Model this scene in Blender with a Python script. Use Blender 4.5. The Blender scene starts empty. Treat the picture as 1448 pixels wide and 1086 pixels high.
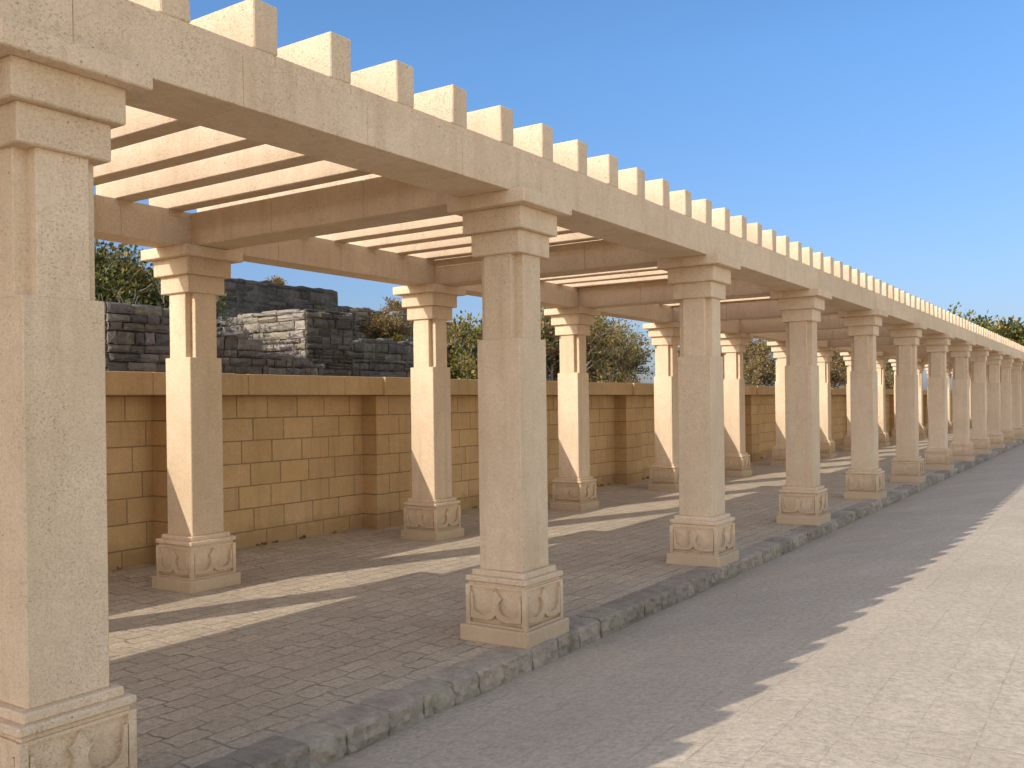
import bpy, bmesh, math, random
from mathutils import Vector, Matrix, noise as mnoise
random.seed(7)
TINT, TINT_LOW, EAST_FILL = (.46, .68, .86), (.40, .39, .475), (2.05, 1.53, 1.10)
SUN, SKY, AIR, DUST, OZ, EXPO = 2.0, .15, .85, 1.5, 1.0, .80
S = bpy.context.scene
COL = S.collection

# ------------------------------------------------------------------ materials
def new_mat(name):
    m = bpy.data.materials.new(name); m.use_nodes = True
    nt = m.node_tree; nt.nodes.clear()
    out = nt.nodes.new('ShaderNodeOutputMaterial'); b = nt.nodes.new('ShaderNodeBsdfPrincipled')
    nt.links.new(b.outputs[0], out.inputs[0])
    b.inputs['Roughness'].default_value = .9
    b.inputs['Specular IOR Level'].default_value = .25
    return m, nt, b
def nd(nt, t, **kw):
    n = nt.nodes.new('ShaderNode' + t)
    for k, v in kw.items(): setattr(n, k, v)
    return n
def noise(nt, vec, scale, detail=5, rough=.6):
    n = nd(nt, 'TexNoise'); n.inputs['Scale'].default_value = scale
    n.inputs['Detail'].default_value = detail; n.inputs['Roughness'].default_value = rough
    nt.links.new(vec, n.inputs['Vector']); return n.outputs['Fac']
def ramp(nt, fac, stops):
    r = nd(nt, 'ValToRGB'); e = r.color_ramp.elements
    while len(e) < len(stops): e.new(.5)
    for i, (p, c) in enumerate(stops):
        e[i].position = p; e[i].color = (*c, 1) if isinstance(c, tuple) else (c, c, c, 1)
    nt.links.new(fac, r.inputs[0]); return r.outputs[0]
def mix(nt, fac, a, b, mode='MIX'):
    m = nd(nt, 'Mix', data_type='RGBA', blend_type=mode)
    for s, v in ((m.inputs[0], fac), (m.inputs[6], a), (m.inputs[7], b)):
        if hasattr(v, 'is_linked'): nt.links.new(v, s)
        elif isinstance(v, tuple): s.default_value = (*v, 1)
        else: s.default_value = v
    return m.outputs[2]
def math_(nt, op, a, b=0.0):
    m = nd(nt, 'Math', operation=op)
    for s, v in ((m.inputs[0], a), (m.inputs[1], b)):
        if hasattr(v, 'is_linked'): nt.links.new(v, s)
        else: s.default_value = v
    return m.outputs[0]
def position(nt, scale=(1, 1, 1), swap=False):
    g = nd(nt, 'NewGeometry'); mp = nd(nt, 'Mapping'); mp.inputs['Scale'].default_value = scale
    if swap: mp.inputs['Rotation'].default_value = (0, 0, math.pi / 2)
    nt.links.new(g.outputs['Position'], mp.inputs['Vector']); return mp.outputs[0]
def bump(nt, b, h, strength, dist, prev=None):
    n = nd(nt, 'Bump'); n.inputs['Strength'].default_value = strength; n.inputs['Distance'].default_value = dist
    nt.links.new(h, n.inputs['Height'])
    if prev is not None: nt.links.new(prev, n.inputs['Normal'])
    if b: nt.links.new(n.outputs[0], b.inputs['Normal'])
    return n.outputs[0]
def tint_attr(nt):
    a = nd(nt, 'Attribute', attribute_name='tint'); return a.outputs['Color']

def sandstone(name, light, dark, tinted=False, pit=.55):
    m, nt, b = new_mat(name)
    p = position(nt)
    c = mix(nt, ramp(nt, noise(nt, p, 1.7, 6, .62), [(.3, 0.), (.72, 1.)]), light, dark)
    c = mix(nt, ramp(nt, noise(nt, p, 14, 5, .7), [(.35, 0.), (.75, .38)]), c, tuple(x * .78 for x in dark))
    # worm-like pits of the shelly limestone
    w = noise(nt, position(nt, (1, 1, 1.5)), 75, 3, .6)
    pits = ramp(nt, w, [(.32, 1.), (.42, 0.)])
    gate = ramp(nt, noise(nt, p, 5, 3, .5), [(.38, .15), (.62, 1.)])
    pm = math_(nt, 'MULTIPLY', pits, gate)
    c = mix(nt, math_(nt, 'MULTIPLY', pm, pit), c, (dark[0] * .62, dark[1] * .52, dark[2] * .42))
    c = mix(nt, ramp(nt, noise(nt, p, 120, 3, .7), [(.36, .5), (.52, 0.)]), c, (dark[0] * .72, dark[1] * .65, dark[2] * .56))
    c = mix(nt, ramp(nt, noise(nt, p, 48, 4, .75), [(.34, .36), (.48, 0.)]), c, (dark[0] * .78, dark[1] * .71, dark[2] * .62))
    oi = nd(nt, 'ObjectInfo'); c = mix(nt, 1.0, c, ramp(nt, oi.outputs['Random'], [(0., (.90, .89, .87)), (1., (1., 1., 1.))]), 'MULTIPLY')
    v = nd(nt, 'TexVoronoi'); v.inputs['Scale'].default_value = 17; nt.links.new(p, v.inputs['Vector'])
    hole = ramp(nt, v.outputs['Distance'], [(.055, 1.), (.085, 0.)])
    sel = ramp(nt, nd_out_r(nt, v.outputs['Color']), [(.62, 0.), (.66, 1.)])
    hm = math_(nt, 'MULTIPLY', hole, sel)
    c = mix(nt, math_(nt, 'MULTIPLY', hm, .7), c, (dark[0] * .45, dark[1] * .36, dark[2] * .28))
    # rain streaks
    st = ramp(nt, noise(nt, position(nt, (9, 9, .7)), 1, 4, .6), [(.52, 0.), (.74, .42)])
    c = mix(nt, st, c, (dark[0] * .68, dark[1] * .62, dark[2] * .54))
    # dusty splash marks low down and blotchy weathering
    sz = nd(nt, 'SeparateXYZ'); nt.links.new(p, sz.inputs[0])
    low = ramp(nt, math_(nt, 'ADD', sz.outputs[2], math_(nt, 'MULTIPLY', noise(nt, p, 6, 5, .7), -.35)), [(.0, .55), (.14, 0.)])
    c = mix(nt, low, c, (dark[0] * .58, dark[1] * .54, dark[2] * .48))
    bl = ramp(nt, noise(nt, position(nt, (1, 1, .6)), 2.6, 7, .72), [(.56, 0.), (.7, .30)])
    c = mix(nt, bl, c, (dark[0] * .80, dark[1] * .76, dark[2] * .72))
    if tinted: c = mix(nt, 1.0, c, tint_attr(nt), 'MULTIPLY')
    nt.links.new(c, b.inputs['Base Color'])
    n1 = bump(nt, None, noise(nt, p, 34, 6, .7), .35, .01)
    n2 = bump(nt, None, math_(nt, 'SUBTRACT', 1.0, pm), .6, .005, n1)
    bump(nt, b, math_(nt, 'SUBTRACT', 1.0, hm), .7, .008, n2)
    return m
def nd_out_r(nt, col):
    s = nd(nt, 'SeparateColor'); nt.links.new(col, s.inputs[0]); return s.outputs[0]

M = {}
M['stone'] = sandstone('pale sandstone', (.88, .705, .51), (.75, .575, .395))
M['stone_beam'] = sandstone('beam sandstone', (.88, .705, .505), (.75, .575, .39))
M['wall'] = sandstone('ochre blockwork', (.74, .52, .285), (.60, .405, .205), tinted=True, pit=.3)
M['wall_coping'] = sandstone('ochre coping', (.62, .44, .235), (.50, .345, .175), pit=.35)

def flat_mat(name, col, var=.25, scale=30):
    m, nt, b = new_mat(name); p = position(nt)
    c = mix(nt, ramp(nt, noise(nt, p, scale, 4), [(.3, 0.), (.7, 1.)]), col, tuple(x * (1 - var) for x in col))
    nt.links.new(c, b.inputs['Base Color']); bump(nt, b, noise(nt, p, scale * 2, 4), .4, .01); return m
M['mortar'] = flat_mat('wall mortar', (.36, .25, .135), .4, 20)

def paving(name, c1, c2, mort, bw, rh, ms, distort, bstr, speck=.5, patch=.3, msoft=.25):
    m, nt, b = new_mat(name)
    p = position(nt, swap=True)
    dn = nd(nt, 'TexNoise'); dn.inputs['Scale'].default_value = 5.5; dn.inputs['Detail'].default_value = 6; dn.inputs['Roughness'].default_value = .65
    nt.links.new(p, dn.inputs['Vector'])
    vm = nd(nt, 'VectorMath', operation='MULTIPLY_ADD')
    nt.links.new(dn.outputs['Color'], vm.inputs[0]); vm.inputs[1].default_value = (distort,) * 3
    nt.links.new(p, vm.inputs[2])
    br = nd(nt, 'TexBrick'); br.offset = .37; br.squash = 1.25; br.squash_frequency = 3
    for k, v in (('Scale', 1.), ('Mortar Size', ms), ('Mortar Smooth', .6), ('Bias', -.1), ('Brick Width', bw), ('Row Height', rh)):
        br.inputs[k].default_value = v
    br.inputs['Color1'].default_value = (*c1, 1); br.inputs['Color2'].default_value = (*c2, 1)
    br.inputs['Mortar'].default_value = (*c1, 1)
    nt.links.new(vm.outputs[0], br.inputs['Vector'])
    c = br.outputs['Color']
    mk = ramp(nt, br.outputs['Fac'], [(.0, 0.), (1., 1.)])
    fade = ramp(nt, noise(nt, p, 3.4, 6, .7), [(.38, msoft), (.66, 1.)])
    mk2 = math_(nt, 'MULTIPLY', mk, fade)
    c = mix(nt, mk2, c, mort)
    c = mix(nt, ramp(nt, noise(nt, p, .7, 6, .65), [(.35, 0.), (.75, patch)]), c, tuple(x * .62 for x in c2))
    c = mix(nt, ramp(nt, noise(nt, p, 28, 5, .75), [(.38, 0.), (.75, speck)]), c, tuple(x * .55 for x in c2))
    c = mix(nt, ramp(nt, noise(nt, p, 90, 3, .6), [(.6, 0.), (.75, speck * .6)]), c, tuple(min(1, x * 1.35) for x in c1))
    nt.links.new(c, b.inputs['Base Color'])
    n0 = bump(nt, None, math_(nt, 'SUBTRACT', 1.0, mk2), bstr, .012)
    n1 = bump(nt, None, noise(nt, position(nt, (1, 1.7, 1)), 9, 7, .7), .75 * bstr + .1, .018, n0)
    bump(nt, b, noise(nt, p, 60, 5, .7), .45, .006, n1)
    return m
M['paving'] = paving('stone setts', (.71, .58, .41), (.57, .46, .325), (.24, .19, .14), .21, .155, .008, .085, 1.3, .9, .55, .12)
M['road'] = paving('worn road pavers', (.655, .545, .41), (.61, .50, .37), (.48, .39, .295), .31, .25, .006, .05, .5, .95, .5, .0)

def rock_mat(name, c1, c2, c3, tinted=True):
    m, nt, b = new_mat(name); p = position(nt)
    c = mix(nt, ramp(nt, noise(nt, p, 2.3, 6, .65), [(.3, 0.), (.7, 1.)]), c1, c2)
    c = mix(nt, ramp(nt, noise(nt, p, 11, 6, .7), [(.45, 0.), (.75, .8)]), c, c3)
    c = mix(nt, ramp(nt, noise(nt, position(nt, (4, 4, .6)), 1.6, 4, .6), [(.5, 0.), (.75, .6)]), c, tuple(x * .4 for x in c1))
    if tinted: c = mix(nt, 1.0, c, tint_attr(nt), 'MULTIPLY')
    nt.links.new(c, b.inputs['Base Color'])
    n1 = bump(nt, None, noise(nt, p, 7, 7, .7), .9, .06)
    bump(nt, b, noise(nt, p, 40, 5, .7), .5, .012, n1); return m
M['ruin'] = rock_mat('weathered rubble', (.115, .10, .087), (.20, .175, .148), (.31, .27, .215))
M['ruin_pale'] = rock_mat('pale weathered rubble', (.34, .295, .23), (.45, .385, .30), (.20, .175, .145))
M['ruin_plaster'] = rock_mat('stained plastered masonry', (.095, .086, .08), (.17, .153, .135), (.05, .047, .045))
M['kerb'] = rock_mat('rough kerb stone', (.50, .415, .315), (.345, .285, .22), (.60, .495, .385))
M['earth'] = flat_mat('dry earth', (.30, .235, .165), .35, 3)
M['bark'] = flat_mat('pale bark', (.48, .41, .33), .45, 25)
M['twig'] = flat_mat('dry twig', (.27, .20, .13), .4, 25)

def leaf_mat(name):
    m, nt, b = new_mat(name)
    c = tint_attr(nt); nt.links.new(c, b.inputs['Base Color'])
    b.inputs['Roughness'].default_value = .55
    tr = nd(nt, 'BsdfTranslucent'); ms = nd(nt, 'MixShader'); ms.inputs[0].default_value = .2
    nt.links.new(c, tr.inputs[0]); out = [n for n in nt.nodes if n.type == 'OUTPUT_MATERIAL'][0]
    nt.links.new(b.outputs[0], ms.inputs[1]); nt.links.new(tr.outputs[0], ms.inputs[2]); nt.links.new(ms.outputs[0], out.inputs[0])
    return m
M['leaf'] = leaf_mat('leaf')

# ------------------------------------------------------------------ mesh helpers
class MB:
    def __init__(s): s.v = []; s.f = []; s.t = []
    def add(s, vs, fs, tint=(1, 1, 1)):
        o = len(s.v); s.v += [tuple(x) for x in vs]
        for f in fs: s.f.append([i + o for i in f]); s.t.append(tint)
    def box(s, x0, x1, y0, y1, z0, z1, bev=0.0, tint=(1, 1, 1), jit=0.0):
        def j(): return random.uniform(-jit, jit) if jit else 0
        if bev <= 0:
            vs = [(x + j(), y + j(), z + j()) for x in (x0, x1) for y in (y0, y1) for z in (z0, z1)]
            s.add(vs, [(0, 1, 3, 2), (4, 6, 7, 5), (0, 4, 5, 1), (2, 3, 7, 6), (0, 2, 6, 4), (1, 5, 7, 3)], tint); return
        vs = []; idx = {}
        for ix, x in enumerate((x0, x1)):
            for iy, y in enumerate((y0, y1)):
                for iz, z in enumerate((z0, z1)):
                    sx, sy, sz = (1 - 2 * ix), (1 - 2 * iy), (1 - 2 * iz)
                    jj = (j(), j(), j())
                    for a in range(3):
                        q = [x + sx * bev, y + sy * bev, z + sz * bev]
                        q[a] = (x, y, z)[a]
                        idx[(ix, iy, iz, a)] = len(vs); vs.append((q[0] + jj[0], q[1] + jj[1], q[2] + jj[2]))
        fs = []
        g = lambda a, b, c, k: idx[(a, b, c, k)]
        for k in (0, 1):
            f = [g(k, 0, 0, 0), g(k, 1, 0, 0), g(k, 1, 1, 0), g(k, 0, 1, 0)]; fs.append(f if k else f[::-1])
            f = [g(0, k, 0, 1), g(0, k, 1, 1), g(1, k, 1, 1), g(1, k, 0, 1)]; fs.append(f if k else f[::-1])
            f = [g(0, 0, k, 2), g(1, 0, k, 2), g(1, 1, k, 2), g(0, 1, k, 2)]; fs.append(f if k else f[::-1])
        for a in (0, 1):
            for c in (0, 1):
                f = [g(a, c, 0, 0), g(a, c, 1, 0), g(a, c, 1, 1), g(a, c, 0, 1)]; fs.append(f if (a ^ c) else f[::-1])
                f = [g(a, 0, c, 0), g(a, 0, c, 2), g(a, 1, c, 2), g(a, 1, c, 0)]; fs.append(f if (a ^ c) else f[::-1])
                f = [g(0, a, c, 1), g(1, a, c, 1), g(1, a, c, 2), g(0, a, c, 2)]; fs.append(f if (a ^ c) else f[::-1])
                for e in (0, 1):
                    f = [g(a, c, e, 0), g(a, c, e, 1), g(a, c, e, 2)]; fs.append(f if not (a ^ c ^ e) else f[::-1])
        s.add(vs, fs, tint)
    def prism(s, poly, fn, w0, w1, bev=0.0, tint=(1, 1, 1)):
        """extrude a 2-D outline (u,v) from depth w0 to w1, sides + front; fn(u,v,w)->xyz"""
        n = len(poly)
        vs = [fn(u, v, w0) for u, v in poly] + [fn(u, v, w1) for u, v in poly]
        fs = [(i, (i + 1) % n, n + (i + 1) % n, n + i) for i in range(n)] + [tuple(range(n, 2 * n))]
        s.add(vs, fs, tint)
    def tube(s, pts, rads, seg=6, tint=(1, 1, 1)):
        rings = []; n = len(pts)
        for i, p in enumerate(pts):
            d = (Vector(pts[min(i + 1, n - 1)]) - Vector(pts[max(i - 1, 0)])).normalized()
            a = d.orthogonal().normalized(); b = d.cross(a)
            rings.append([Vector(p) + (a * math.cos(t) + b * math.sin(t)) * rads[i] for t in [k * 2 * math.pi / seg for k in range(seg)]])
        vs = [v for r in rings for v in r]
        fs = [(i * seg + k, i * seg + (k + 1) % seg, (i + 1) * seg + (k + 1) % seg, (i + 1) * seg + k) for i in range(n - 1) for k in range(seg)]
        s.add(vs, fs, tint)
    def build(s, name, mat, parent=None, loc=None, recalc=False):
        me = bpy.data.meshes.new(name); me.from_pydata(s.v, [], s.f); me.update()
        if recalc:
            bm = bmesh.new(); bm.from_mesh(me); bmesh.ops.recalc_face_normals(bm, faces=bm.faces); bm.to_mesh(me); bm.free()
        a = me.attributes.new('tint', 'FLOAT_COLOR', 'FACE')
        a.data.foreach_set('color', [c for t in s.t for c in (*t, 1.0)])
        me.materials.append(mat)
        o = bpy.data.objects.new(name, me); COL.objects.link(o)
        if parent: o.parent = parent
        if loc: o.location = loc
        return o
def tag(o, label=None, cat=None, group=None, kind=None):
    for k, v in (('label', label), ('category', cat), ('group', group), ('kind', kind)):
        if v: o[k] = v
    return o
def empty(name, loc=(0, 0, 0)):
    o = bpy.data.objects.new(name, None); o.empty_display_size = .3; o.location = loc; COL.objects.link(o); return o

# ------------------------------------------------------------------ the pergola
ZT = 3.0
HP, HD, H2, H1, HS, K3, K2, KA = .2767, .2452, .2478, .213, .1732, .1965, .2385, .3145
Z1, Z2, Z3, Z2T, ZS, ZN, ZK3, ZK2, ZA = .0994, .3736, .393, .4311, .4679, 2.0409, 2.6088, 2.7621, 2.9108
ND = .062
BH = .205
JZ0, JZ1 = 3.298, 3.537
W = 3.418
COLY = [-3.329, 0.0, 3.443, 6.936, 10.388, 13.907, 17.409, 20.889]
while COLY[-1] < 62: COLY.append(COLY[-1] + 3.478)
COLY = [-10.28, -6.80] + COLY
def front_x(y): return 0.0 if y >= 0 else max(-.19, y * .0275)     # the row bends very slightly at the near end
pergola = empty('pergola', (0, 0, 0))
tag(pergola, 'long pale sandstone pergola with two rows of square columns carrying beams and open stone joists', 'pergola')

def relief(mb):
    """ogee motif carved on the four faces of the pedestal die"""
    core = HD - .026
    h = Z2 - Z1
    def W_outline():
        up = []
        up.append((.085, .80)); up.append((.105, .80))
        for k in range(0, 13):
            a = math.pi + k / 12 * math.pi * .98
            up.append((.285 + .165 * math.cos(a), .50 + .245 * math.sin(a)))
        up += [(.452, .56), (.437, .64), (.408, .70), (.448, .755), (.475, .83), (.5, .915)]
        up = up + [(1 - u, v) for u, v in reversed(up[:-1])]
        low = [(.085, .185), (.20, .165), (.33, .155), (.40, .175), (.455, .22), (.5, .30)]
        low = low + [(1 - u, v) for u, v in reversed(low[:-1])]
        return up, low
    up, low = W_outline()
    for k in range(4):
        c, s = math.cos(k * math.pi / 2), math.sin(k * math.pi / 2)
        def fn(u, v, w):
            x = (u - .5) * 2 * HD; y = -(core + w); z = Z1 + v * h
            return (x * c - y * s, x * s + y * c, z)
        # raised plate between the upper and lower contours, as quads strip
        n = 41
        def samp(path, u):
            for (a, va), (b, vb) in zip(path, path[1:]):
                if a <= u <= b and b > a: return va + (vb - va) * (u - a) / (b - a)
            return path[-1][1]
        # outline polygon is concave: triangulate with bmesh
        poly = low + list(reversed(up))
        bm = bmesh.new()
        vs = [bm.verts.new(fn(u, v, .024)) for u, v in poly]
        f = bm.faces.new(vs); bm.normal_update()
        tri = bmesh.ops.triangulate(bm, faces=[f])['faces']
        bm.verts.index_update()
        tv = [tuple(v.co) for v in bm.verts]; tf = [tuple(v.index for v in q.verts) for q in bm.faces]; bm.free()
        mb.add(tv, tf)
        m = len(poly)
        # chamfered side walls
        cu, cv = .5, .45
        vs = [fn(u, v, .024) for u, v in poly] + [fn(u + (.006 if False else 0), v, -.004) for u, v in poly]
        mb.add(vs, [(i, (i + 1) % m, m + (i + 1) % m, m + i) for i in range(m)])
        # fine raised bead along both contours
        for path in (up, low):
            mb.tube([fn(u, v, .0225) for u, v in path], [.0048] * len(path), 5)
        # frame strips: corner pilasters, thin top and bottom fillets
        for (u0, u1, v0, v1, d) in ((.06, .94, .0, .06, .02), (.06, .94, .95, 1, .02)):
            mb.prism([(u0, v0), (u1, v0), (u1, v1), (u0, v1)], fn, -.004, d)
        sx, sy = (1, -1, -1, 1)[k], (1, 1, -1, -1)[k]
        xs = sorted((sx * HD, sx * (HD - .036))); ys = sorted((sy * HD, sy * (HD - .036)))
        mb.box(*xs, *ys, Z1 - .003, Z2 - .001, .003)
def make_column(name):
    sh = MB(); sh.box(-HS, HS, -HS, HS, ZS, ZN, .006)
    col = sh.build(name, M['stone'], pergola)
    pd = MB()
    pd.box(-HP, HP, -HP, HP, -.02, Z1, .010)
    c = HD - .026
    pd.box(-c, c, -c, c, Z1 - .004, Z2, .003)
    relief(pd)
    pd.box(-.226, .226, -.226, .226, Z2 - .002, Z3 + .002)
    pd.box(-H2, H2, -H2, H2, Z3, Z2T, .008)
    pd.box(-H1, H1, -H1, H1, Z2T - .004, ZS + .002, .008)
    pd.build('pedestal', M['stone'], col, recalc=True)
    nk = MB(); a, b = HS - .003, HS - ND
    pl = [(-b, -a), (b, -a), (b, -b), (a, -b), (a, b), (b, b), (b, a), (-b, a), (-b, b), (-a, b), (-a, -b), (-b, -b)]
    e = .004
    prof = []
    for i, (x, y) in enumerate(pl):                       # tiny arris on each convex edge
        convex = not (abs(abs(x) - b) < 1e-9 and abs(abs(y) - b) < 1e-9)
        if not convex: prof.append((x, y)); continue
        px, py = pl[i - 1]; qx, qy = pl[(i + 1) % 12]
        for (ox, oy) in ((px, py), (qx, qy)):
            L = math.hypot(ox - x, oy - y); prof.append((x + (ox - x) / L * e, y + (oy - y) / L * e))
    n = len(prof)
    nk.add([(x, y, ZN - .002) for x, y in prof] + [(x, y, ZK3 + .002) for x, y in prof], [(i, (i + 1) % n, n + (i + 1) % n, n + i) for i in range(n)])
    nk.build('neck', M['stone'], col)
    cp = MB(); cp.box(-K3, K3, -K3, K3, ZK3, ZK2 + .003, .006); cp.box(-K2, K2, -K2, K2, ZK2, ZA + .002, .006)
    cp.build('capital', M['stone'], col)
    ab = MB(); ab.box(-KA, KA, -KA, KA, ZA, ZT + .003, .006); ab.build('abacus', M['stone'], col)
    return col
def copy_tree(o, parent):
    c = o.copy(); COL.objects.link(c); c.parent = parent
    for ch in list(o.children): copy_tree(ch, c)
    return c
proto = make_column('column'); first = True
for y in COLY:
    for bx in (front_x(y), -W):
        o = proto if first else copy_tree(proto, pergola); first = False
        o.location = (bx, y, 0); o['group'] = 'columns of the pergola'

# longitudinal beams, one part per bay, each with its fine stone joints
def beam_piece(mb, xa0, xb0, xa1, xb1, y0, y1, z0, z1, bev):
    o = len(mb.v); mb.box(0, 1, 0, 1, 0, 1, 0.0)
    pass
def long_beam(y0, y1, fx, left, right, npc):
    mb = MB()
    L = y1 - y0
    for k in range(npc):
        a = y0 + L * k / npc; b = y0 + L * (k + 1) / npc
        o = len(mb.v)
        mb.box(-left, right, a + .0006, b - .0006, ZT, 3.242, .0035)
        for i in range(o, len(mb.v)):
            x, y, z = mb.v[i]; mb.v[i] = (x + fx(y) + random.uniform(-.0012, .0012), y, z)
    cuts = [y0] + sorted(y0 + L * (k + random.uniform(.3, .7)) / (npc + 1) for k in range(1, npc + 1)) + [y1]
    for a, b in zip(cuts, cuts[1:]):
        o = len(mb.v)
        mb.box(-left + .011, right - .011, a + .001, b - .001, 3.24, 3.300, .004)
        for i in range(o, len(mb.v)):
            x, y, z = mb.v[i]; mb.v[i] = (x + fx(y), y, z)
    o = mb.build('beam', M['stone_beam'], pergola)
    o['group'] = 'beams of the pergola'
for a, b in zip(COLY, COLY[1:]):
    long_beam(a + .03, b + .03, front_x, BH, BH, 4)
    long_beam(a - .02, b - .02, lambda y: -W, .09, BH, 4)
for y in COLY:
    mb = MB(); xr = front_x(y) - BH + .004; xl = -W + BH - .004; n = 3
    for k in range(n):
        mb.box(xl + (xr - xl) * k / n + .001, xl + (xr - xl) * (k + 1) / n - .001, y - .165, y + .165, ZT + .006 , 3.294, .006)
    o = mb.build('cross_beam', M['stone_beam'], pergola); o['group'] = 'cross beams of the pergola'
# joists
JY = [-2.32 + .503 * k for k in range(-17, 128)]
def joist_mesh(mb, y, fx, jit):
    xl, xr = -W - .085, fx - .009 + BH
    hw = .077
    mb.box(xl, xr, y - hw, y + hw, JZ0 - .0, JZ1, .006, (1, 1, 1), jit)
vis = [y for y in JY if y > -3.6]
rest = MB()
for i, y in enumerate(JY):
    if y < -3.6 or i - (len(JY) - len(vis)) >= 99: joist_mesh(rest, y, front_x(y), .0); continue
    mb = MB(); joist_mesh(mb, y, front_x(y), .004)
    o = mb.build('roof_joist', M['stone'], pergola); o['group'] = 'roof joists of the pergola'
o = rest.build('roof_joist', M['stone'], pergola); o['kind'] = 'stuff'

# ------------------------------------------------------------------ ground, paving, kerb, road
def sheet(name, pts, mat, kind='structure'):
    mb = MB(); n = len(pts[0])
    vs = [p for row in pts for p in row]
    fs = [(i * n + k, i * n + k + 1, (i + 1) * n + k + 1, (i + 1) * n + k) for i in range(len(pts) - 1) for k in range(n - 1)]
    mb.add(vs, fs); o = mb.build(name, mat); tag(o, kind=kind); return o
YA, YB = -30, 130
sheet('ground', [[(-2500, y, -.6) , (-60, y, -.6), (2500, y, -.6)] for y in (-2500, 2500)][::-1], M['earth'])
pv = []
for j in range(0, 321):
    y = YA + (YB - YA) * j / 320
    pv.append([(x, y, .006 * mnoise.noise((x * .9, y * .9, 3)) * (1 if x < .0 else .3) - .003 + .085 * max(0, -3.7 - x)) for x in [(-4.9 + 5.0 * i / 12) for i in range(13)]])
sheet('pavement', [r[::-1] for r in pv], M['paving'])
CROSS = .14
def road_z(x): return -.137 + CROSS * max(0, min(x, 2.2) - .3)
sheet('road', [[(x, y, road_z(x)) for x in (.2, .3, 1., 2.2, 3.2, 6, 14, 60)][::-1] for y in (YA, 0, 30, YB)], M['road'])
# kerb: rough hewn blocks
kb = MB()
y = -12.0
while y < 75:
    near = y < 14
    L = random.uniform(.24, .40) if near else random.uniform(.5, .7)
    t = random.uniform(.75, 1.12); ti = (t, t * random.uniform(.98, 1.0), t * random.uniform(.95, 1.0))
    nu = 12 if near else 5
    x0, x1 = .075, .302
    zt = random.uniform(-.003, .005); ofs = random.uniform(-.006, .008)
    g = .0025
    # profile across: back top -> front top edge -> front bottom
    prof = [(x0, zt), (.16, zt + .002), (.24, zt + .001), (.284, zt - .002), (.298, zt - .012), (.301, zt - .03), (.304, -.06), (.306, -.09), (.305, -.12), (.300, -.17)]
    vs = []
    sd = random.random() * 50
    for i in range(nu):
        f = i / (nu - 1); yy = y + g + f * (L - 2 * g)
        edge = min(f, 1 - f) * L
        rnd = -.009 * max(0, 1 - edge / .022) ** 2
        for k, (px, pz) in enumerate(prof):
            nn = mnoise.fractal((px * 9 + sd, yy * 12, pz * 16), .7, 2.1, 5)
            a = .024 if k >= 4 else .004
            b = .006 if 2 <= k <= 5 else .003
            vs.append((px + (ofs if k > 1 else 0) + (rnd if k > 1 else 0) + a * nn * (k > 1), yy, pz + b * nn + rnd * .6 * (k < 6)))
    m = len(prof)
    fs = [(i * m + k, i * m + k + 1, (i + 1) * m + k + 1, (i + 1) * m + k) for i in range(nu - 1) for k in range(m - 1)]
    fs += [tuple(range(m)), tuple(range((nu - 1) * m, nu * m))[::-1]]
    kb.add(vs, fs, ti)
    y += L
kb.add([(.08, -12, -.010), (.272, -12, -.010), (.272, 75, -.010), (.08, 75, -.010), (.272, -12, -.2), (.272, 75, -.2)], [(0, 1, 2, 3), (1, 4, 5, 2)], (.6, .56, .52))
tag(kb.build('kerb', M['kerb'], recalc=True), kind='structure')
# raised ground behind the wall
def terr(x, y): return 1.05 + .05 * (-5 - x) * .6 + .1 * mnoise.noise((x * .3, y * .3, 0))
sheet('terrain', [[(x, y, terr(x, y)) for x in (-5.0, -5.6, -6.5, -8, -10, -13, -18, -30, -60)] for y in range(-30, 131, 4)][::-1], M['earth'])

# ------------------------------------------------------------------ boundary wall
WF, PF, CF = -4.46, -4.22, -4.07
wall = empty('boundary_wall', (-4.9, 0, 0)); tag(wall, 'ochre stone block wall with plain coping running behind the rear columns', 'wall')
WX = 4.9   # children are placed in world metres, so undo the empty's offset
def wbuild(mb, name, mat):
    o = mb.build(name, mat, wall); o.location = (WX, 0, 0); return o
def blocks(mb, mort, x, y0, y1, z0, z1, courses, L, face=.0, seed=0, back=.25):
    h = (z1 - z0) / courses
    for c in range(courses):
        off = (L * .5 if c % 2 else 0)
        yy = y0 - (off if off else 0)
        while yy < y1 - .02:
            a = max(yy, y0); b = min(yy + L * random.uniform(.97, 1.03), y1)
            if y1 - b < .06: b = y1
            if b - a > .02:
                t = random.uniform(.92, 1.05)
                mb.box(x - .06, x + random.uniform(-.002, .002), a + .005, b - .005, z0 + c * h + .005, z0 + (c + 1) * h - .005, .005, (t, t * random.uniform(.97, 1.0), t * random.uniform(.92, 1.0)))
            yy = b
pan = MB(); mor = MB()
WY0, WY1 = -9.0, 62.0
blocks(pan, None, WF, WY0, WY1, -.02, 1.72, 7, .45)
wp = wbuild(pan, 'wall_panel', M['wall'])
mor.box(-5.05, WF - .007, WY0 + .01, WY1 - .01, -.2, 1.722); o = mor.build('mortar', M['mortar'], wp)
PIL = [-3.15, .30, 3.36, 6.86, 10.36, 13.85, 17.35, 20.85]
while PIL[-1] < 60: PIL.append(PIL[-1] + 3.48)
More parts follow.
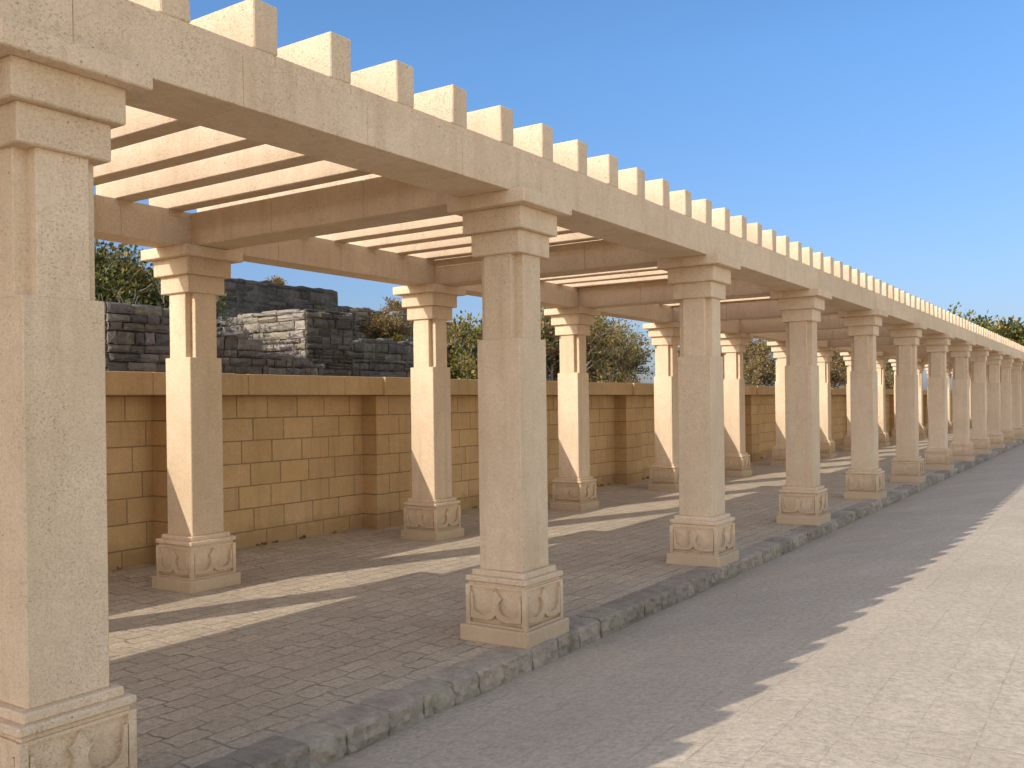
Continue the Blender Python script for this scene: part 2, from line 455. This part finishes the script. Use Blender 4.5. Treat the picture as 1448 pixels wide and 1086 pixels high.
for y in PIL:
    mb = MB(); D = .66
    h = 1.74 / 7
    for c in range(7):
        z0 = -.02 + c * h + .005; z1 = -.02 + (c + 1) * h - .005
        cut = y + D * (.66 if c % 2 else .36)
        for a, b in ((y, cut), (cut, y + D)):
            t = random.uniform(.92, 1.06)
            mb.box(WF - .02, PF, a + (.003 if a > y else 0), b - (.003 if b < y + D else 0), z0, z1, .005, (t, t * .985, t * .95))
    o = wbuild(mb, 'buttress', M['wall']); o['group'] = 'buttresses of the wall'
    mm = MB(); mm.box(WF - .02, PF - .008, y + .008, y + D - .008, -.2, 1.722); mm.build('mortar', M['mortar'], o)
cp = MB(); y = WY0
while y < WY1:
    L = random.uniform(1.1, 1.5); cp.box(-5.08, CF, y + .001, min(y + L, WY1) - .001, 1.72, 1.94 + random.uniform(-.002, .002), .007); y += L
for y in PIL: cp.box(CF - .05, CF + .035, y - .03, y + .69, 1.717, 1.943, .007)
wbuild(cp, 'coping', M['wall_coping'])

# ------------------------------------------------------------------ ruins behind the wall
def stone_face(mb, fn, u0, u1, v0, top, su, sv, dark=(.7, 1.15)):
    """irregular coursed rubble over a face; fn(u,v,w), w outward"""
    v = v0
    while True:
        h = sv * random.uniform(.5, 1.8)
        u = u0 + random.uniform(-.15, 0); any_ = False
        while u < u1:
            l = su * random.uniform(.35, 2.0)
            a, b = max(u, u0), min(u + l, u1)
            tp = top((a + b) / 2)
            if b - a > .03 and v < tp - .01:
                any_ = True
                vt = min(v + h * random.uniform(.85, 1.05), tp + random.uniform(-.02, .05))
                if vt - v > .02:
                    g = .007; w = random.uniform(.012, .05); ins = min(.025, (b - a) * .25, (vt - v) * .25)
                    j = lambda s=.018: random.uniform(-s, s)
                    base = [(a + g, v + g * .5), ((a + b) / 2 + j(), v + g * .5 + j(.01)), (b - g, v + g * .5), (b - g + j(.008), (v + vt) / 2), (b - g, vt - g * .5), ((a + b) / 2 + j(), vt - g * .5 + j(.012)), (a + g, vt - g * .5), (a + g + j(.008), (v + vt) / 2)]
                    base = [(p + j(.01), q + j(.008)) for p, q in base]
                    cx, cy = (a + b) / 2, (v + vt) / 2
                    fx = 1 - 2 * ins / (b - a); fy = 1 - 2 * ins / (vt - v)
                    front = [(cx + (p - cx) * fx, cy + (q - cy) * fy) for p, q in base]
                    t = random.uniform(*dark); ti = (t, t * random.uniform(.95, 1.02), t * random.uniform(.88, 1.06))
                    vs = [fn(p, q, -.03) for p, q in base] + [fn(p, q, w * .6) for p, q in base] + [fn(p, q, w + j(.012)) for p, q in front] + [fn(cx, cy, w + .012)]
                    n = 8
                    fs = [(i, (i + 1) % n, n + (i + 1) % n, n + i) for i in range(n)] + [(n + i, n + (i + 1) % n, 2 * n + (i + 1) % n, 2 * n + i) for i in range(n)] + [(2 * n + i, 2 * n + (i + 1) % n, 3 * n) for i in range(n)]
                    mb.add(vs, fs, ti)
            u += l
        v += h
        if not any_: break
def ruin(name, label, x, y0, y1, z0, top, thick, mat, su=.26, sv=.12, cat='ruined wall', mat_core=None, end=True, dark=(.65, 1.3)):
    """a rubble wall whose +X face is at x, running y0..y1, top(y)"""
    mb = MB()
    stone_face(mb, lambda u, v, w: (x + w, u, v), y0, y1, z0, top, su, sv, dark)
    if end: stone_face(mb, lambda u, v, w: (u, y0 - w, v), x - thick, x, z0, lambda u: top(y0 + .01), su, sv, dark)
    n = max(6, int((y1 - y0) / .18)); core = []
    for i in range(n + 1):
        yy = y0 + (y1 - y0) * i / n; t = top(min(max(yy, y0 + .01), y1 - .01))
        core.append((yy, t))
    for (ya, ta), (yb, tb) in zip(core, core[1:]):
        t = min(ta, tb) - .02 if abs(ta - tb) > .1 else None
        a_, b_ = (t, t) if t else (ta, tb)
        mb.add([(x - .01, ya, z0), (x - .01, yb, z0), (x - .01, yb, b_), (x - .01, ya, a_), (x - thick, ya, z0), (x - thick, yb, z0), (x - thick, yb, b_), (x - thick, ya, a_)],
               [(0, 1, 2, 3), (5, 4, 7, 6), (3, 2, 6, 7), (0, 3, 7, 4), (1, 5, 6, 2)], (.6, .57, .55))
    # rough cap stones
    yy = y0
    while yy < y1:
        l = su * random.uniform(.5, 1.3); t = top(min(yy + l / 2, y1 - .01)); xx = x - thick
        while xx < x:
            d = random.uniform(.18, .35); q = random.uniform(*dark)
            if random.random() < .8: mb.box(xx, min(xx + d, x + .02), yy, min(yy + l, y1), t - .06, t + random.uniform(.0, .06), .02, (q, q * .98, q * .95), .015)
            xx += d
        yy += l
    o = mb.build(name, mat, recalc=True); tag(o, label, cat); return o
def ja(y, a=.05, s=3.0, k=0): return a * mnoise.noise((y * s, k * 7.3, .5))
ruin('ruined_wall', 'low dark rubble wall with a stepped top, just behind the boundary wall at the left', -6.5, 1.15, 4.75, .9,
     lambda y: (2.84 if y < 2.55 else 2.58 if y < 3.4 else 2.33 - (y - 3.4) * .09) + ja(y), .55, M['ruin'], .24, .10)
# corner block, its sunlit and shaded faces painted in by lighter and darker stone tints
def corner_block():
    mb = MB(); x, y0, y1 = -7.5, 5.38, 6.48
    t1 = lambda y: 3.15 + ja(y, .03, 5)
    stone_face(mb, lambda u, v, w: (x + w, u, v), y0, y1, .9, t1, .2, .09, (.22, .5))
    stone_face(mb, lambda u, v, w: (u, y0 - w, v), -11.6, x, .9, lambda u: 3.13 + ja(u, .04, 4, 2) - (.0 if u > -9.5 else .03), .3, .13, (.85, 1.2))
    mb.box(-11.6, x - .01, y0 + .01, y1 - .01, .9, 3.10, 0, (.7, .67, .62))
    yy = y0
    while yy < y1 - .05:
        xx = -11.6
        while xx < x:
            d = random.uniform(.2, .4); q = random.uniform(.6, 1.1); mb.box(xx, min(xx + d, x + .02), yy, min(yy + .28, y1), 3.05, 3.12 + random.uniform(0, .07), .02, (q, q, q), .015); xx += d
        yy += .28
    o = mb.build('ruined_wall', M['ruin_pale'], recalc=True)
    tag(o, 'square corner block of old masonry with pale sunlit left face, behind the stepped wall', 'ruined wall')
corner_block()
# tall plastered block
def tall_block():
    mb = MB(); x = -11.0
    for (y0, y1, zt) in ((5.3, 9.81, 4.14), (9.81, 11.3, 3.84)):
        n = int((y1 - y0) / .09); m = 30; vs = []
        for i in range(n + 1):
            yy = y0 + (y1 - y0) * i / n
            for k in range(m + 1):
                zz = .9 + (zt + ja(yy, .05, 4, 3) - .9) * k / m
                vs.append((x + .05 * mnoise.fractal((yy * 1.3, zz * 1.6, 1), 1, 2.2, 4) + (0 if y0 < 6 else -.25), yy, zz))
        fs = [(i * (m + 1) + k, (i + 1) * (m + 1) + k, (i + 1) * (m + 1) + k + 1, i * (m + 1) + k + 1) for i in range(n) for k in range(m)]
        mb.add(vs, fs)
        mb.box(x - 2.2, x - .25 + (.0 if y0 < 6 else -.2), y0, y1, .9, zt - .08)
        top = [vs[i * (m + 1) + m] for i in range(n + 1)]
        vv = top + [(x - 2.2, p[1], p[2] - .04) for p in top]
        mb.add(vv, [(i, i + 1, n + 1 + i + 1, n + 1 + i) for i in range(n)])
        for e in (0, n):
            edge = [vs[e * (m + 1) + k] for k in range(m + 1)]
            mb.add(edge + [(x - 2.2, p[1], p[2]) for p in edge], [(k, k + 1, m + 2 + k, m + 1 + k) for k in range(m)])
    for (y0, y1, za, zb) in ((5.35, 9.78, 3.5, 4.12), (9.85, 11.2, 3.2, 3.82)):
        dx = 0 if y0 < 6 else -.25
        stone_face(mb, lambda u, v, w: (x + dx - .005 + w * .55, u, v), y0, y1, za, lambda u: zb + ja(u, .05, 4, 3), .3, .09, (.55, 1.15))
    o = mb.build('ruined_building', M['ruin_plaster'], recalc=True)
    tag(o, 'tall dark stained block with a flat top, highest of the ruins, seen against the sky', 'ruin')
tall_block()
ruin('ruined_wall', 'long dark rubble wall with a ragged top to the right of the sunlit corner block', -8.6, 7.6, 14.4, .9,
     lambda y: 2.83 + ja(y, .10, 2.2, 5) + ja(y, .05, 7, 6), .6, M['ruin'], .28, .10, dark=(.6, 1.15))
ruin('ruined_wall', 'brownish upper terrace wall overgrown with dry shrubs, set back above the long dark rubble wall', -11.0, 10.4, 16.6, .9,
     lambda y: 3.88 - (y - 10.4) * .06 + ja(y, .12, 1.6, 8) + ja(y, .05, 7, 9), .8, M['ruin_pale'], .2, .09, dark=(.3, .7))
# ------------------------------------------------------------------ vegetation
OLIVE = [(.15, .155, .035), (.22, .21, .045), (.09, .10, .027), (.34, .29, .06), (.33, .19, .05)]
DRY = [(.27, .19, .09), (.36, .23, .09), (.16, .125, .065), (.20, .185, .055), (.42, .24, .075)]
DARKG = [(.045, .06, .02), (.06, .075, .025), (.09, .10, .03), (.13, .12, .03)]
def leaf(mb, p, d, size, col):
    d = d.normalized(); a = d.orthogonal().normalized(); r = Matrix.Rotation(random.uniform(0, 6.28), 3, d); a = r @ a
    w = size * random.uniform(.28, .42); L = size * random.uniform(.8, 1.3); nrm = d.cross(a) * size * .12
    t = random.uniform(.7, 1.25); c = tuple(x * t for x in col)
    mb.add([p, p + d * L * .5 + a * w + nrm, p + d * L, p + d * L * .5 - a * w + nrm], [(0, 1, 2, 3)], c)
def plant(name, label, cat, loc, height, spread, levels, kids, leaf_size, leaf_n, pal, r0=.06, group=None, upright=.35, trunk_h=.25, mat='bark', leafless=.0, stems=1, jit=.5, upright_top=False):
    root = empty(name, loc); tag(root, label, cat, group)
    tb = MB(); lb = MB()
    def grow(p, d, L, r, lev):
        n = 4; pts = [p]; rads = [r]; q = p.copy(); dd = d.copy()
        for i in range(n):
            dd = (dd + Vector((random.uniform(-1, 1), random.uniform(-1, 1), random.uniform(-.5, .8))) * .22).normalized()
            q = q + dd * L / n; pts.append(q.copy()); rads.append(max(.0035, r * (1 - .45 * (i + 1) / n)))
        tb.tube(pts, rads, 6 if r > .02 else 4)
        if lev >= levels - 1 and random.random() >= leafless:
            pc = random.choice(pal)
            for _ in range(leaf_n):
                t = random.random(); k = min(int(t * n), n - 1); b = pts[k].lerp(pts[k + 1], t * n - k)
                off = Vector((random.gauss(0, 1), random.gauss(0, 1), random.gauss(0, 1))) * leaf_size * .7
                leaf(lb, b + off, (dd * .6 + off.normalized() + Vector((0, 0, .2))), leaf_size * random.uniform(.6, 1.2), pc if random.random() < .55 else random.choice(pal))
        if lev < levels:
            for k in range(kids):
                t = random.uniform(.35, 1.0); i = min(int(t * n), n - 1); b = pts[i].lerp(pts[i + 1], t * n - i)
                out = Vector((random.gauss(0, 1), random.gauss(0, 1), random.gauss(upright, .55))).normalized()
                nd_ = (dd * .55 + out * spread).normalized()
                grow(b, nd_, L * random.uniform(.55, .85), max(.004, rads[i] * .62), lev + 1)
    for s in range(stems):
        d0 = Vector((random.uniform(-jit, jit), random.uniform(-jit, jit), 1)).normalized()
        grow(Vector((random.uniform(-.15, .15) * (stems > 1), random.uniform(-.15, .15) * (stems > 1), 0)), d0, height * .42, r0, 0)
    # normalise height
    mz = max(v[2] for v in tb.v + lb.v) if lb.v else max(v[2] for v in tb.v)
    k = height / mz
    for m in (tb, lb): m.v = [(x * k, y * k, z * k) for x, y, z in m.v]
    if upright_top:
        hi = [v for v in lb.v if v[2] > .8 * height]
        ax, ay = sum(v[0] for v in hi) / len(hi), sum(v[1] for v in hi) / len(hi)
        for m in (tb, lb): m.v = [(x - ax * z / height, y - ay * z / height, z) for x, y, z in m.v]
    tb.build('trunk', M[mat], root)
    if lb.v: lb.build('crown', M['leaf'], root)
    return root
random.seed(21)
plant('tree', 'dense dark olive tree spilling over the low rubble wall at the left', 'tree', (-9.2, 2.6, 1.1), 3.45, .95, 4, 6, .075, 26, DARKG + OLIVE, .09, stems=3, jit=.9)
plant('shrub', 'dark leafy bush between the first rear column and the tall dark block', 'shrub', (-8.4, 3.4, 1.1), 2.5, .9, 3, 5, .08, 16, DARKG, .05, stems=2)
plant('shrub', 'small dry tuft growing on top of the tall dark block', 'shrub', (-11.4, 8.55, 4.08), .36, .9, 2, 5, .06, 7, DRY, .012, stems=3)
plant('shrub', 'sparse bare shrub standing against the sky on the overgrown terrace wall', 'shrub', (-11.6, 12.6, 3.4), 1.0, .9, 4, 4, .05, 3, DRY, .02, mat='twig', stems=4, jit=.8)
plant('shrub', 'dry brown brush covering the left end of the terrace wall', 'shrub', (-10.7, 11.0, 2.9), .95, .9, 4, 4, .05, 5, DRY, .02, mat='twig', stems=4, jit=.8)
plant('shrub', 'small yellow green tuft low on the terrace wall', 'shrub', (-10.4, 10.9, 2.85), .42, .9, 2, 6, .07, 9, OLIVE, .012, stems=3)
plant('shrub', 'low green weeds on the ragged top of the long dark rubble wall', 'shrub', (-8.9, 10.6, 2.75), .34, .9, 2, 5, .06, 8, OLIVE, .010, stems=3)
plant('tree', 'young yellow green tree leaning over the ragged dark rubble wall', 'tree', (-8.1, 11.9, 1.2), 2.45, .8, 4, 4, .075, 12, OLIVE, .05, stems=2)
plant('tree', 'russet leaved tree just right of the second front column', 'tree', (-8.2, 14.6, 1.2), 3.3, .85, 4, 5, .085, 8, DRY + OLIVE, .06, stems=3)
plant('tree', 'broad tree with pale forked stems and mottled crown, left of the fourth rear column', 'tree', (-8.6, 18.0, 1.2), 3.5, .8, 4, 5, .09, 6, OLIVE + DRY[:2], .11, stems=4, jit=.7)
plant('tree', 'dark leafy tree behind the mottled pale stemmed one', 'tree', (-11.0, 19.2, 1.2), 3.9, .9, 4, 5, .10, 9, DARKG + OLIVE, .08, stems=2)
plant('tree', 'twiggy half bare brown tree behind the fifth rear column', 'tree', (-8.8, 30.0, 1.2), 3.6, .85, 5, 4, .09, 4, DRY + OLIVE[:1], .07, mat='twig', stems=4, jit=.7)
plant('tree', 'low green and rust tree behind the twiggy bare one', 'tree', (-10.2, 29.0, 1.2), 3.0, .9, 4, 5, .11, 11, OLIVE + DRY, .07, stems=3)
plant('tree', 'grey dry tree above the far part of the boundary wall', 'tree', (-8.6, 42.0, 1.2), 4.0, .85, 5, 4, .10, 3, DRY, .07, mat='twig', stems=4, jit=.7)
plant('tree', 'brown dry tree above the farthest visible part of the boundary wall', 'tree', (-9.2, 53.0, 1.2), 4.3, .85, 5, 4, .12, 4, DRY, .07, mat='twig', stems=4, jit=.7)
wd = MB()
for _ in range(90):
    yy = random.uniform(-1, 22); zz = .06
    xx = random.choice([WF + .02, WF + .02, -3.75 + .0]) if False else WF + random.uniform(.015, .05)
    pc = random.choice(OLIVE[:3])
    for _ in range(random.randint(4, 9)):
        leaf(wd, Vector((xx + random.uniform(-.0, .03), yy + random.uniform(-.05, .05), zz)), Vector((random.uniform(.0, .7), random.uniform(-.7, .7), .6)), random.uniform(.02, .05), pc)
tag(wd.build('weeds', M['leaf']), 'tiny green weeds along the foot of the ochre block wall', 'weeds', kind='stuff')
# far trees over the roof line, with stubby clustered branches
plant('tree', 'taller of the two trees rising above the far roof joists', 'tree', (-6.3, 72.0, 0), 8.75, .62, 4, 5, .24, 34, DARKG + OLIVE, .28, stems=2, upright=.55, upright_top=True)
plant('tree', 'lower of the two trees above the far roof joists, nearer the right edge', 'tree', (-3.0, 72.0, 0), 7.2, .55, 4, 5, .24, 34, DARKG + OLIVE, .25, stems=3, upright=.5, upright_top=True)

# ------------------------------------------------------------------ camera, light, world
cam = bpy.data.cameras.new('camera'); co = bpy.data.objects.new('camera', cam); COL.objects.link(co); S.camera = co
f_px, cx, cy, cz = 1315.76, 3.5198, -5.4, 1.6087
yaw, pitch, roll = (math.radians(a) for a in (34.429, -.1078, -.7148))
F = Vector((-math.sin(yaw) * math.cos(pitch), math.cos(yaw) * math.cos(pitch), math.sin(pitch)))
R = Vector((math.cos(yaw), math.sin(yaw), 0)); U = R.cross(F)
R2 = R * math.cos(roll) + U * math.sin(roll); U2 = -R * math.sin(roll) + U * math.cos(roll)
co.matrix_world = Matrix(((R2.x, U2.x, -F.x, cx), (R2.y, U2.y, -F.y, cy), (R2.z, U2.z, -F.z, cz), (0, 0, 0, 1)))
cam.sensor_fit = 'HORIZONTAL'; cam.sensor_width = 36; cam.lens = 36 * f_px / 1448
cam.shift_x = 29.865 / 1448; cam.shift_y = 28.845 / 1448
cam.clip_start = .05; cam.clip_end = 6000

SD = Vector((1, 2.75, -1.8)).normalized()
sun = bpy.data.lights.new('sun', 'SUN'); sun.energy = SUN; sun.angle = math.radians(.32); sun.color = (1, .935, .85)
so = bpy.data.objects.new('sun', sun); COL.objects.link(so); so.rotation_euler = SD.to_track_quat('-Z', 'Y').to_euler(); so.location = (-10, -30, 25)
w = bpy.data.worlds.new('World'); S.world = w; w.use_nodes = True
nt = w.node_tree; nt.nodes.clear()
sky = nt.nodes.new('ShaderNodeTexSky'); sky.sky_type = 'NISHITA'; sky.sun_disc = False
sky.sun_elevation = math.asin(-SD.z); sky.sun_rotation = math.atan2(-SD.x, -SD.y)
sky.air_density = AIR; sky.dust_density = DUST; sky.ozone_density = OZ
bg = nt.nodes.new('ShaderNodeBackground'); bg.inputs[1].default_value = SKY
wo = nt.nodes.new('ShaderNodeOutputWorld')
# the sky is tinted deeper blue toward the north-west, untinted on the other side
tc = nt.nodes.new('ShaderNodeTexCoord'); dt = nt.nodes.new('ShaderNodeVectorMath'); dt.operation = 'DOT_PRODUCT'
nt.links.new(tc.outputs['Generated'], dt.inputs[0]); dt.inputs[1].default_value = Vector((-.62, .78, 0)).normalized()
mr = nt.nodes.new('ShaderNodeMapRange'); mr.interpolation_type = 'SMOOTHSTEP'
mr.inputs['From Min'].default_value = -.15; mr.inputs['From Max'].default_value = .45
nt.links.new(dt.outputs['Value'], mr.inputs['Value'])
mx = nt.nodes.new('ShaderNodeMix'); mx.data_type = 'RGBA'; mx.blend_type = 'MULTIPLY'
nt.links.new(mr.outputs[0], mx.inputs[0]); nt.links.new(sky.outputs[0], mx.inputs[6]); mx.inputs[7].default_value = (*TINT, 1)
sp = nt.nodes.new('ShaderNodeSeparateXYZ'); nt.links.new(tc.outputs['Generated'], sp.inputs[0])
m2 = nt.nodes.new('ShaderNodeMapRange'); m2.inputs['From Min'].default_value = .0; m2.inputs['From Max'].default_value = .34
nt.links.new(sp.outputs[2], m2.inputs['Value'])
tm = nt.nodes.new('ShaderNodeMix'); tm.data_type = 'RGBA'; nt.links.new(m2.outputs[0], tm.inputs[0])
tm.inputs[6].default_value = (*TINT_LOW, 1); tm.inputs[7].default_value = (*TINT, 1); nt.links.new(tm.outputs[2], mx.inputs[7])
# added fill light: eastern sky multiplied brighter and warmer for the road-facing stone
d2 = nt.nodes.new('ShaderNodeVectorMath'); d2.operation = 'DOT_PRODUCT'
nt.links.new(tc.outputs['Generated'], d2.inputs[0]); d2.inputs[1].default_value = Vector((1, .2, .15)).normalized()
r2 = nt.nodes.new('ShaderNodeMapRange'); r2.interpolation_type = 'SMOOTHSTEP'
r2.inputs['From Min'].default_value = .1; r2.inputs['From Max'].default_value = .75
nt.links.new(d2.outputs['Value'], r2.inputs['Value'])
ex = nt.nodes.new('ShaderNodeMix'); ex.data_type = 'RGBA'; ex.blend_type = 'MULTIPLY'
nt.links.new(r2.outputs[0], ex.inputs[0]); nt.links.new(mx.outputs[2], ex.inputs[6]); ex.inputs[7].default_value = (*EAST_FILL, 1)
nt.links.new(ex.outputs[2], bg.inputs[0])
nt.links.new(bg.outputs[0], wo.inputs[0])
S.view_settings.view_transform = 'Standard'; S.view_settings.look = 'None'; S.view_settings.gamma = 1; S.view_settings.use_curve_mapping = False
S.view_settings.exposure = EXPO
S.cycles.max_bounces = 8; S.cycles.diffuse_bounces = 5
